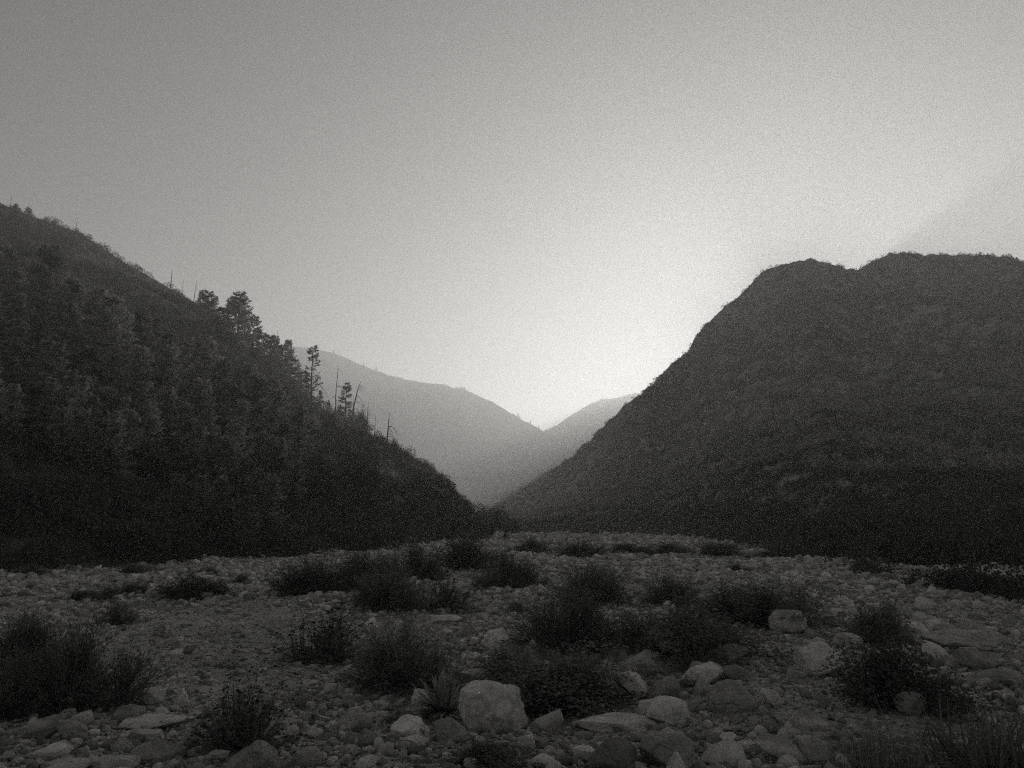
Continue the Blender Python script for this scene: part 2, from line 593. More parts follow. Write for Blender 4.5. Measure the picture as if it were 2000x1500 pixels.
def shrub_meshes(kind, seed):
    key = (kind, seed)
    if key in SHRUB:
        return SHRUB[key]
    rng = np.random.default_rng(seed + hash(kind) % 7 * 0)
    st, lf, hd = Acc(), Acc(), Acc()
    n = {'fuzzy': 230, 'flower': 230, 'broad': 150, 'bare': 90}[kind]
    nl = 5
    lob = np.column_stack([rng.normal(size=(nl, 2)) * 0.17, np.zeros(nl)])
    lob[0] = 0
    lsc = rng.uniform(0.55, 1.0, nl)
    lsc[0] = 1.0
    for i in range(n):
        az = rng.uniform(0, 2 * math.pi)
        up = rng.uniform(0.04, 1.0) ** 1.15
        el = up * math.pi / 2
        out = np.array([math.cos(az) * math.cos(el), math.sin(az) * math.cos(el), math.sin(el)])
        L_ = int(rng.choice(nl, p=[0.36, 0.16, 0.16, 0.16, 0.16]))
        rim = 1 + 0.25 * vnoise(np.array([out * 2.3 + seed * 3.1]), seed)[0] + rng.normal() * 0.19
        base = lob[L_] + rng.normal(size=3) * np.array([0.04, 0.04, 0.0])
        tip = base + out * np.array([0.46, 0.46, 0.95 * lsc[L_]]) * rim
        mid = base * 0.5 + tip * 0.5 + np.array([0, 0, 0.10 * math.cos(el)]) * rng.uniform(-0.2, 1) + rng.normal(size=3) * 0.015
        t = np.array([0, 0.3, 0.62, 1.0])[:, None]
        p = (1 - t) ** 2 * base + 2 * t * (1 - t) * mid + t * t * tip
        v, f = tube(p, [0.008, 0.006, 0.0042, 0.002], 3)
        st.add(v, f)
        d = tip - mid
        d /= np.linalg.norm(d)
        m = {'fuzzy': 56, 'flower': 17, 'broad': 48, 'bare': 5}[kind]
        tt = rng.uniform({'fuzzy': 0.3, 'flower': 0.35, 'broad': 0.4, 'bare': 0.5}[kind], 1.02, m)[:, None]
        c = (1 - tt) ** 2 * base + 2 * tt * (1 - tt) * mid + tt * tt * tip
        jit = {'fuzzy': 0.035, 'flower': 0.016, 'broad': 0.05, 'bare': 0.01}[kind]
        c = c + rng.normal(size=c.shape) * jit
        dd = d * {'fuzzy': 1.1, 'flower': 0.7, 'broad': 0.3, 'bare': 0.7}[kind] + rng.normal(size=c.shape) * 0.6
        ln, wd = {'fuzzy': (0.06, 0.012), 'flower': (0.05, 0.014), 'broad': (0.05, 0.03), 'bare': (0.04, 0.012)}[kind]
        c[:, 2] = np.maximum(c[:, 2], 0.01)
        v, f = quads(c, dd, rng.normal(size=c.shape), ln * rng.uniform(0.6, 1.4, m), wd * rng.uniform(0.7, 1.3, m))
        lf.add(v, f)
        if kind == 'flower' and rng.random() < 0.9:
            o = np.array([[1, 0, 0], [0, 1, 0], [-1, 0, 0], [0, -1, 0], [0, 0, 1], [0, 0, -1]], float) * 0.018 * rng.uniform(0.6, 1.3)
            o[:, 2] *= 0.7
            ff = np.array([[0, 1, 4, 4], [1, 2, 4, 4], [2, 3, 4, 4], [3, 0, 4, 4], [1, 0, 5, 5], [2, 1, 5, 5], [3, 2, 5, 5], [0, 3, 5, 5]])
            for _ in range(rng.integers(1, 4)):
                q = o + tip + rng.normal(size=3) * 0.02
                hd.add(q, np.array([[0, 1, 4], [1, 2, 4], [2, 3, 4], [3, 0, 4], [1, 0, 5], [2, 1, 5], [3, 2, 5], [0, 3, 5]]))
    res = {'stems': st.mesh('shrub_stems', M['twig'])}
    if kind != 'bare':
        res['foliage'] = lf.mesh('shrub_foliage', M['leaf_grey'] if kind == 'flower' else M['leaf'])
    else:
        res['foliage'] = lf.mesh('shrub_foliage', M['twig'])
    if hd.n:
        res['flower_heads'] = hd.mesh('shrub_flower_heads', M['head'])
    SHRUB[key] = res
    return res


def blades_mesh(name, seed, n, droop, width, mat, elmin=0.05, jitter=0.1, segs=5):
    """rosette of long narrow blades, unit radius 0.5 wide, 1 tall-ish"""
    rng = np.random.default_rng(seed)
    acc = Acc()
    for i in range(n):
        az = rng.uniform(0, 2 * math.pi)
        el = rng.uniform(elmin, 1.0) * math.pi / 2
        L = rng.uniform(0.75, 1.1)
        d = np.array([math.cos(az) * math.cos(el), math.sin(az) * math.cos(el), math.sin(el)])
        side = np.array([-math.sin(az), math.cos(az), 0])
        nrm = np.cross(d, side)
        base = rng.normal(size=3) * np.array([jitter, jitter, 0]) * 0.3
        dr = droop * rng.uniform(0.4, 1.3)
        V = []
        for k in range(segs + 1):
            t = k / segs
            p = base + d * L * t * np.array([0.5, 0.5, 1.0]) - np.array([0, 0, dr * t * t * math.cos(el)]) + np.array([d[0], d[1], 0]) * dr * 0.25 * t * t
            w = width * (0.5 + 1.2 * t if t < 0.3 else (1.0 - t) * 1.2 + 0.03)
            V += [p - side * w, p - nrm * w * 0.25, p + side * w]
        Fq = []
        for k in range(segs):
            a = 3 * k
            Fq += [(a, a + 1, a + 4, a + 3), (a + 1, a + 2, a + 5, a + 4)]
        V = np.array(V)
        V[:, 2] = np.maximum(V[:, 2], 0.005)
        acc.add(V, np.array(Fq))
    return acc.mesh(name, mat)


# ---- trees
CONIFER = {}


def conifer_meshes(seed, dens=1.0, spread=0.2, bare=0.12, ragged=0.35, mat='needle'):
    """unit height conifer: trunk with limbs, crown of needle sprays"""
    key = (seed, dens, spread, bare)
    if key in CONIFER:
        return CONIFER[key]
    rng = np.random.default_rng(seed)
    tk, cr = Acc(), Acc()
    zz = np.linspace(0, 1, 9)
    wob = np.cumsum(rng.normal(size=(9, 2)) * 0.004, 0)
    P = np.column_stack([wob, zz])
    v, f = tube(P, 0.018 * (1 - zz) ** 0.8 + 0.0015, 7)
    tk.add(v, f)
    nb = int(84 * dens)
    hs = np.sort(rng.uniform(bare, 0.985, nb))
    for h in hs:
        az = rng.uniform(0, 2 * math.pi)
        rel = (h - bare) / (1 - bare)
        ln = spread * (1 - rel) ** 0.75 * rng.uniform(1 - ragged, 1 + ragged) * min(1, 0.55 + rel * 2.2) + 0.025
        rise = (-0.25 + 0.75 * rel) + rng.normal() * 0.12
        cx, cyy = np.interp(h, zz, P[:, 0]), np.interp(h, zz, P[:, 1])
        o = np.array([math.cos(az), math.sin(az), 0])
        t = np.linspace(0, 1, 5)[:, None]
        pts = np.array([cx, cyy, h]) + o * ln * t + np.array([0, 0, 1]) * ln * (rise * t + 0.30 * t ** 3 - 0.12 * t)
        v, f = tube(pts, 0.0045 * (1 - 0.8 * t[:, 0]) * (1.2 - h), 3)
        tk.add(v, f)
        m = int((18 + 120 * ln) * dens) + 5
        tt = rng.uniform(0.12, 1.02, m)
        c = np.column_stack([np.interp(tt, t[:, 0], pts[:, k]) for k in range(3)])
        sd = np.array([-o[1], o[0], 0])
        c = c + sd * (rng.normal(size=m) * 0.16 * ln * (1.15 - tt) + rng.normal(size=m) * 0.006)[:, None]
        c[:, 2] += rng.normal(size=m) * 0.008 - 0.004
        dd = o * 0.7 + sd * rng.normal(size=m)[:, None] * 0.8 + np.array([0, 0, 1]) * (rng.normal(size=m) * 0.45 + 0.2)[:, None]
        v, f = quads(c, dd, rng.normal(size=c.shape), 0.042 * rng.uniform(0.6, 1.4, m), 0.016)
        cr.add(v, f)
    res = {'trunk': tk.mesh('conifer_trunk', M['bark']), 'crown': cr.mesh('conifer_crown', M[mat])}
    CONIFER[key] = res
    return res


def oak_meshes(seed):
    key = ('oak', seed)
    if key in CONIFER:
        return CONIFER[key]
    rng = np.random.default_rng(seed)
    tk, cr = Acc(), Acc()
    tp = np.array([[0, 0, 0], [0.02, 0.01, 0.2], [0.0, 0.03, 0.4]])
    v, f = tube(tp, [0.05, 0.04, 0.03], 7)
    tk.add(v, f)
    for i in range(26):
        d = rng.normal(size=3)
        d[2] = abs(d[2]) * 0.9 + 0.1
        d /= np.linalg.norm(d)
        rim = 1 + 0.3 * vnoise(np.array([d * 2 + seed]), seed)[0]
        e = np.array([0, 0, 0.38]) + d * np.array([0.46, 0.46, 0.55]) * rim * rng.uniform(0.75, 1.0)
        s = tp[2] * rng.uniform(0.5, 1)
        mid = (s + e) / 2 + rng.normal(size=3) * 0.04
        v, f = tube([s, mid, e], [0.02, 0.012, 0.004], 4)
        tk.add(v, f)
        m = 110
        u = rng.normal(size=(m, 3))
        u /= np.linalg.norm(u, axis=1)[:, None]
        c = e + u * (rng.uniform(0, 1, m) ** 0.45 * rng.uniform(0.09, 0.16))[:, None]
        v, f = quads(c, u + rng.normal(size=u.shape) * 0.5, rng.normal(size=u.shape), 0.036, 0.024)
        cr.add(v, f)
    res = {'trunk': tk.mesh('oak_trunk', M['bark']), 'crown': cr.mesh('oak_crown', M['oak'])}
    CONIFER[key] = res
    return res


def snag_meshes(seed, branches=6, curve=0.0, droop=0.5, thick=0.014, reach=0.16, low=0.25):
    """unit height dead tree: bare trunk, bare drooping branches"""
    rng = np.random.default_rng(seed)
    zz = np.linspace(0, 1, 10)
    P = np.column_stack([curve * zz ** 2.2 + np.cumsum(rng.normal(size=10) * 0.004), np.cumsum(rng.normal(size=10) * 0.004), zz])
    v, f = tube(P, thick * (1 - zz) ** 0.7 + 0.0025, 6)
    a = Acc()
    a.add(v, f)
    res = {'trunk': a.mesh('snag_trunk', M['grey_wood'], True)}
    br = []
    for i in range(branches):
        h = rng.uniform(low, 0.93)
        az = rng.uniform(0, 2 * math.pi) if not curve else rng.uniform(-1.0, 1.0)
        ln = reach * (1.25 - h) * rng.uniform(0.5, 1.4)
        o = np.array([math.cos(az), math.sin(az) * 0.6, 0])
        t = np.linspace(0, 1, 5)[:, None]
        b0 = np.array([np.interp(h, zz, P[:, k]) for k in range(3)])
        pts = b0 + o * ln * t + np.array([0, 0, 1]) * ln * (0.35 * t - droop * 1.5 * t * t)
        v, f = tube(pts, 0.005 * (1 - 0.75 * t[:, 0]), 4)
        a = Acc()
        a.add(v, f)
        br.append(a.mesh('snag_branch', M['grey_wood']))
    res['branch'] = br
    return res


def build(name, parts, loc, scale, rotz, label, cat, group=None):
    o = bpy.data.objects.new(name, None)
    COL.objects.link(o)
    o.empty_display_size = 0.2
    o.location = loc
    o.rotation_euler = (0, 0, rotz)
    o.scale = scale
    for k, me in parts.items():
        if isinstance(me, list):
            for q in me:
                link(k, q, o)
        else:
            c = link(k, me, o)
            if k == 'flower_heads':
                c['kind'] = 'stuff'
    return tag(o, label, cat, group)


# ------------------------------------------------------------------ scattered stuff by geometry nodes
def scatter(name, pos, rot, scl, idx, protos):
    """one object of kind 'stuff': the given small meshes set on the given points"""
    coll = bpy.data.collections.new(name + '_kinds')
    for i, me in enumerate(protos):
        coll.objects.link(bpy.data.objects.new('%s_kind_%02d' % (name, i), me))
    me = bpy.data.meshes.new(name)
    n = len(pos)
    me.vertices.add(n)
    me.vertices.foreach_set('co', np.asarray(pos, np.float32).ravel())
    for nm, ty, arr, key in (('rot', 'FLOAT_VECTOR', rot, 'vector'), ('scl', 'FLOAT_VECTOR', scl, 'vector'), ('idx', 'INT', idx, 'value')):
        a = me.attributes.new(nm, ty, 'POINT')
        a.data.foreach_set(key, np.asarray(arr, np.int32 if ty == 'INT' else np.float32).ravel())
    o = link(name, me)
    g = bpy.data.node_groups.new(name, 'GeometryNodeTree')
    g.interface.new_socket('Geometry', in_out='INPUT', socket_type='NodeSocketGeometry')
    g.interface.new_socket('Geometry', in_out='OUTPUT', socket_type='NodeSocketGeometry')
    gi, go = g.nodes.new('NodeGroupInput'), g.nodes.new('NodeGroupOutput')
    ip = g.nodes.new('GeometryNodeInstanceOnPoints')
    ci = g.nodes.new('GeometryNodeCollectionInfo')
    ci.inputs['Collection'].default_value = coll
    ci.inputs['Separate Children'].default_value = True
    ci.inputs['Reset Children'].default_value = True
    ip.inputs['Pick Instance'].default_value = True
    g.links.new(gi.outputs[0], ip.inputs['Points'])
    g.links.new(ci.outputs[0], ip.inputs['Instance'])
    for nm, ty, sock in (('rot', 'FLOAT_VECTOR', 'Rotation'), ('scl', 'FLOAT_VECTOR', 'Scale'), ('idx', 'INT', 'Instance Index')):
        na_ = g.nodes.new('GeometryNodeInputNamedAttribute')
        na_.data_type = ty
        na_.inputs['Name'].default_value = nm
        g.links.new(na_.outputs['Attribute'], ip.inputs[sock])
    g.links.new(ip.outputs[0], go.inputs[0])
    md = o.modifiers.new('scatter', 'NODES')
    md.node_group = g
    tag(o, kind='stuff')
    return o


def brush_clump(seed, n=150, leaf=0.11, mat='brush'):
    """low leafy clump, about 1 wide and 0.75 tall"""
    rng = np.random.default_rng(seed)
    u = rng.normal(size=(n, 3))
    u[:, 2] = np.abs(u[:, 2])
    u /= np.linalg.norm(u, axis=1)[:, None]
    rim = 1 + 0.35 * vnoise(u * 2.4 + seed * 5.7, seed)
    c = u * np.array([0.5, 0.5, 0.72]) * (rim * rng.uniform(0.55, 1.0, n) ** 0.5)[:, None]
    a = Acc()
    v, f = quads(c, u + rng.normal(size=u.shape) * 0.7, rng.normal(size=u.shape), leaf * rng.uniform(0.7, 1.5, n), leaf * 0.6)
    a.add(v, f)
    return a.mesh('brush_clump', M[mat])


def hill_points(name, n, seed, vmin=0.0, vmax=1.12, bias=1.0, thr=None, nscale=40.0, upx=None):
    rng = np.random.default_rng(seed)
    H = HILLS[name]
    rows, nv = H['rows'], H['nv']
    k = rng.uniform(vmin, vmax, n * 2)
    k = np.where(k < 1, np.clip(k, 0, 1) ** bias, k) * (nv - 1)
    j = rng.uniform(0, rows.shape[1] - 1.001, n * 2)
    k = np.minimum(k, rows.shape[0] - 1.001)
    a, b = k.astype(int), j.astype(int)
    fa, fb = (k - a)[:, None], (j - b)[:, None]
    P = rows[a, b] * (1 - fa) * (1 - fb) + rows[a + 1, b] * fa * (1 - fb) + rows[a, b + 1] * (1 - fa) * fb + rows[a + 1, b + 1] * fa * fb
    keep = P[:, 2] > -0.3
    if thr is not None:
        keep &= fbm(P / nscale, 3, seed + 2) < thr
    return P[keep][:n], rng


clumps_lo = [brush_clump(100 + i, 90, 0.15, 'chap') for i in range(6)]
clumps_hi = [brush_clump(200 + i, 420, 0.075) for i in range(6)]


def hill_brush(obname, hillname, n, seed, smin, smax, protos, **kw):
    P, rng = hill_points(hillname, n, seed, **kw)
    m = len(P)
    s = smin + (smax - smin) * rng.uniform(0, 1, m) ** 2.2
    S = np.column_stack([s, s * rng.uniform(0.8, 1.2, m), s * rng.uniform(0.6, 1.1, m)])
    Rr = np.column_stack([np.zeros(m), np.zeros(m), rng.uniform(0, 6.28, m)])
    P = P - np.array([0, 0, 0.1])
    scatter(obname, P, Rr, S, rng.integers(0, len(protos), m), protos)


hill_brush('left_hillside_brush', 'left_hillside', 9000, 5, 1.0, 3.2, clumps_hi, vmin=0.0, vmax=1.1, bias=1.1)
hill_brush('right_mountain_chaparral', 'right_mountain', 60000, 6, 0.8, 3.0, clumps_lo, vmin=0.15, vmax=1.04, bias=0.9, thr=0.28, nscale=5.0)
hill_brush('right_bank_brush', 'right_mountain', 24000, 16, 0.6, 2.2, clumps_hi, vmin=0.002, vmax=0.34)
hill_brush('right_bank_foot_brush', 'right_mountain', 28000, 26, 0.6, 2.2, clumps_hi, vmin=0.0, vmax=0.10)
hill_brush('far_mountain_left_scrub', 'far_mountain_left', 9000, 7, 2, 5, clumps_lo[:3], vmin=0.05, vmax=1.03, thr=0.2, nscale=120.0)
hill_brush('far_mountain_right_scrub', 'far_mountain_right', 5000, 8, 2, 5, clumps_lo[3:], vmin=0.05, vmax=1.03, thr=0.2, nscale=120.0)

# ------------------------------------------------------------------ boulders: (x0, x1, top, base, style, material, label)
STYLE = {
    'dome': dict(planes=14, rough=0.07, taper=0.12), 'block': dict(planes=18, rough=0.05, flat_top=True),
    'slab': dict(planes=16, rough=0.06, flat_top=True), 'peak': dict(planes=17, rough=0.07, taper=0.42),
    'gable': dict(planes=16, rough=0.05, taper=0.33), 'lean': dict(planes=16, rough=0.06, taper=0.15, lean=0.35),
    'leanl': dict(planes=16, rough=0.06, taper=0.15, lean=-0.35), 'round': dict(planes=11, rough=0.08),
}
BOULDERS = [
    (896, 1034, 1334, 1434, 'block', 'paint', 'large pale block boulder with faded dark painted strokes on its face'),
    (846, 918, 1402, 1453, 'round', 'stone', 'low rounded grey boulder at the left front foot of the painted boulder'),
    (762, 828, 1395, 1438, 'lean', 'pale', 'smooth pale boulder directly left of the small yucca'),
    (803, 838, 1343, 1376, 'peak', 'pale', 'thin pale pointed stone behind the left blades of the small yucca'),
    (782, 838, 1436, 1460, 'slab', 'stone', 'flat grey slab lying in front of the smooth pale boulder left of the yucca'),
    (660, 727, 1390, 1432, 'lean', 'speck', 'speckled stone sloping up to the right, left of the smooth pale boulder'),
    (437, 548, 1443, 1530, 'dome', 'speck', 'big rounded grey boulder at the bottom edge below the flowerhead bush'),
    (576, 626, 1460, 1500, 'block', 'dark', 'dark cube-shaped stone at the bottom edge right of the big rounded boulder'),
    (944, 1018, 1226, 1278, 'gable', 'pale', 'gable-shaped pale boulder standing left of the large dark central bush'),
    (1020, 1072, 1247, 1290, 'peak', 'stone', 'pointed grey boulder half hidden by the left edge of the central bush'),
    (893, 952, 1307, 1336, 'slab', 'stone', 'grey slab with a dark left end just behind the painted boulder'),
    (1037, 1101, 1384, 1434, 'lean', 'stone', 'rough grey boulder with a dark right side, right of the painted boulder'),
    (1116, 1283, 1398, 1430, 'slab', 'stone', 'long low grey slab below the large dark central bush'),
    (1200, 1312, 1266, 1325, 'peak', 'stone', 'broad ridge-backed boulder right of the large dark central bush'),
    (1200, 1266, 1310, 1368, 'leanl', 'speck', 'pale-topped slab sloping down to the right below the ridge-backed boulder'),
    (1265, 1330, 1320, 1369, 'dome', 'stone', 'upright rounded boulder between the sloping slab and the white-patched boulder'),
    (1324, 1414, 1292, 1342, 'round', 'patch', 'boulder with bright white patches in the middle of the boulder group'),
    (1354, 1394, 1324, 1358, 'dome', 'stone', 'small egg-shaped stone under the white-patched boulder'),
    (1410, 1466, 1298, 1330, 'dome', 'stone', 'rounded grey stone touching the right side of the white-patched boulder'),
    (1380, 1492, 1327, 1390, 'peak', 'stone', 'wide grey boulder in front of the white-patched boulder'),
    (1487, 1528, 1346, 1382, 'leanl', 'stone', 'wedge-shaped stone at the right end of the wide grey boulder'),
    (1380, 1462, 1256, 1298, 'lean', 'dark', 'long dark stone under the right edge of the dense leafy bush'),
    (1504, 1576, 1190, 1238, 'dome', 'stone', 'smooth dome-shaped boulder in front of the wide dark bush'),
    (1556, 1652, 1255, 1326, 'round', 'speck', 'large dark-speckled boulder left of the tall right-hand bush'),
    (1525, 1634, 1383, 1448, 'peak', 'band', 'pale peaked boulder with banded light top at lower right'),
    (1482, 1576, 1438, 1496, 'leanl', 'band', 'tilted two-tone boulder with dark underside below the pale peaked boulder'),
    (1370, 1458, 1439, 1500, 'gable', 'stone', 'broad grey boulder at the bottom edge left of the tilted two-tone boulder'),
    (1299, 1346, 1469, 1520, 'peak', 'pale', 'small pale pointed stone at the bottom edge in front of the tall dark boulder'),
    (1248, 1357, 1431, 1510, 'block', 'dark', 'tall dark cracked boulder at the bottom edge below the long low slab'),
    (1150, 1246, 1439, 1515, 'dome', 'dark', 'dark pitted boulder at the bottom edge left of the tall cracked boulder'),
    (1264, 1347, 1360, 1416, 'dome', 'stone', 'grey boulder right of the long low slab and under the upright rounded boulder'),
    (1808, 1955, 1228, 1280, 'peak', 'pale', 'large pale sloping boulder at right with a squarish block behind its top'),
    (1882, 1928, 1209, 1262, 'block', 'pale', 'squarish pale block rising behind the large pale sloping boulder'),
    (1786, 1811, 1240, 1264, 'dome', 'pale', 'small pale rounded stone at the left tip of the large pale sloping boulder'),
    (1752, 1818, 1216, 1258, 'block', 'stone', 'angular grey block between the tall right-hand bush and the pale sloping boulder'),
    (1888, 1981, 1307, 1344, 'lean', 'stone', 'long grey boulder above the big grass-leaved clump at the right edge'),
    (1750, 1808, 1349, 1399, 'dome', 'stone', 'rounded boulder just right of the foot of the wide right-hand bush'),
    (1630, 1684, 1235, 1268, 'round', 'stone', 'rounded stone above the large dark-speckled boulder'),
    (1637, 1691, 1204, 1238, 'lean', 'dark', 'dark angular stone left of the tall right-hand bush'),
    (1842, 1888, 1340, 1370, 'dome', 'stone', 'small rounded stone behind the big grass-leaved clump'),
    (1866, 1952, 1268, 1310, 'slab', 'stone', 'broad flat stone directly below the large pale sloping boulder'),
    (1632, 1664, 1469, 1510, 'peak', 'stone', 'small upright stone at the bottom edge right of the flat dark rock'),
    (1556, 1634, 1437, 1500, 'slab', 'dark', 'flat dark rock below the pale peaked boulder at the bottom edge'),
    (1120, 1170, 1456, 1492, 'slab', 'stone', 'thin tilted grey plate at the bottom edge left of the pitted boulder'),
    (1036, 1098, 1470, 1506, 'dome', 'stone', 'rounded stone at the bottom edge below the painted boulder'),
    (219, 280, 1377, 1418, 'slab', 'band', 'thick banded slab at the top of the lower-left rock pile'),
    (236, 374, 1398, 1428, 'slab', 'pale', 'long pale pointed slab running toward the flowerhead bush'),
    (234, 317, 1424, 1454, 'slab', 'pale', 'pale flat slab directly below the long pale pointed slab'),
    (216, 259, 1442, 1472, 'dome', 'stone', 'rounded stone left of the dark broad rock in the lower-left pile'),
    (257, 358, 1448, 1494, 'dome', 'dark', 'dark broad rock in the lower-left pile near the flowerhead bush'),
    (57, 136, 1455, 1488, 'slab', 'band', 'dark banded slab near the lower-left corner'),
    (110, 172, 1403, 1446, 'dome', 'stone', 'hump-backed stone right of the layered pale-based rock at lower left'),
    (37, 112, 1396, 1446, 'lean', 'band', 'layered rock with pale base below the big left bush'),
    (137, 160, 1442, 1460, 'block', 'pale', 'small pale squarish stone in the lower-left pile'),
    (64, 184, 1485, 1512, 'slab', 'pale', 'long pale slab cut by the bottom edge at lower left'),
    (338, 368, 1344, 1380, 'peak', 'pale', 'upright wedge-shaped stone left of the flowerhead bush'),
    (266, 320, 1344, 1377, 'slab', 'stone', 'flat grey rock left of the upright wedge-shaped stone'),
    (170, 193, 1424, 1440, 'dome', 'pale', 'small whitish stone beside the hump-backed stone at lower left'),
    (176, 272, 1475, 1512, 'round', 'stone', 'big smooth rock cut by the bottom edge at lower left'),
    (392, 446, 1466, 1490, 'lean', 'stone', 'low rock touching the left side of the big rounded bottom boulder'),
    (842, 903, 1200, 1217, 'slab', 'pale', 'bright flat slab lying left above the gable-shaped boulder'),
    (890, 923, 1217, 1247, 'lean', 'stone', 'leaning grey block below the bright flat slab'),
    (710, 734, 1205, 1228, 'lean', 'pale', 'small pale tooth-shaped stone right of the spiky bush in the gravel'),
    (1210, 1234, 1093, 1112, 'dome', 'pale', 'lone pale rounded stone out on the far cobbles'),
    (1470, 1500, 1070, 1092, 'lean', 'pale', 'pale tilted stone at the far edge of the riverbed below the right mountain'),
    (1296, 1322, 1172, 1196, 'dome', 'pale', 'small pale stone poking up behind the dense leafy bush'),
    (320, 342, 1248, 1262, 'dome', 'dark', 'lone dark stone on the fine gravel bar at left'),
    (500, 530, 1150, 1166, 'peak', 'stone', 'small grey stone on the gravel left of the sprawling bush'),
    (590, 622, 1156, 1176, 'peak', 'stone', 'pale-topped mound-shaped stone in front of the sprawling bush'),
    (1330, 1372, 1196, 1216, 'round', 'stone', 'stone half buried at the foot of the wide dark bush'),
]
OCC = []            # footprints already taken: x, y, radius


def z_at(px, py, dist):
    r = ray(px, py)
    return ZC + r[2] * dist / math.hypot(r[0], r[1])


for n, (x0, x1, yt, yb, style, mat, label) in enumerate(BOULDERS):
    cx = (x0 + x1) / 2
    P, k = on_ground(cx, yb)
    d = math.hypot(P[0], P[1])
    w = (x1 - x0) / F * k
    dep = w * (0.62 if style in ('slab',) and w > 0.5 else 0.85)
    rng = np.random.default_rng(900 + n)
    u = P[:2] / d
    c = P[:2] + u * dep * 0.42
    zt = z_at(cx, yt, d + dep * (0.42 if style != 'slab' else 0.55))
    zb = float(gh([c])[0])
    h = max(zt - zb, 0.05)
    bury = h * 0.28
    sub = 6 if w > 0.4 or mat == 'paint' else 5
    v, f = rock_verts(4000 + n * 7, sub, **STYLE[style])
    v = v * np.array([w * 1.03, dep, h + bury])
    me = new_mesh('boulder', v, f, M[mat], True)
    if mat == 'paint':
        # worn dark strokes of old paint on the camera-side face (two letter-like R shapes)
        seg = [(-.36, .30, -.40, -.22), (-.36, .30, -.16, .36), (-.16, .36, -.07, .22), (-.07, .22, -.18, .06), (-.18, .06, -.32, .04), (-.24, .04, -.16, -.20),
               (.02, .26, -.02, -.10), (.02, .26, .20, .33), (.20, .33, .30, .20), (.30, .20, .22, .05), (.22, .05, .02, .02), (.08, .02, .13, -.34), (.22, .02, .27, -.24)]
        q = v / np.array([w, dep, h + bury])
        dm = np.full(len(q), 9.0)
        for a0, b0, a1, b1 in seg:
            ex, ez = a1 - a0, b1 - b0
            t = np.clip(((q[:, 0] - a0) * ex + (q[:, 2] - b0) * ez) / (ex * ex + ez * ez), 0, 1)
            dm = np.minimum(dm, np.hypot(q[:, 0] - a0 - t * ex, q[:, 2] - b0 - t * ez))
        wear = 0.75 + 0.45 * fbm(q * 9, 3, 77)
        pa = np.clip(2.2 - dm / 0.02, 0, 1) * np.clip(wear, 0, 1) * np.clip(-q[:, 1] * 8 + 0.2, 0, 1) * 0.6
        at = me.attributes.new('paint', 'FLOAT', 'POINT')
        at.data.foreach_set('value', pa.astype(np.float32))
    o = link('boulder', me)
    yaw = -math.atan2(P[0], P[1])
    o.rotation_euler = (0, 0, yaw)
    o.location = (c[0], c[1], zb + (h - bury) / 2)
    tag(o, label, 'boulder' if w > 0.3 else 'stone', 'boulders on the riverbed')
    OCC.append((c[0], c[1], w * 0.5))

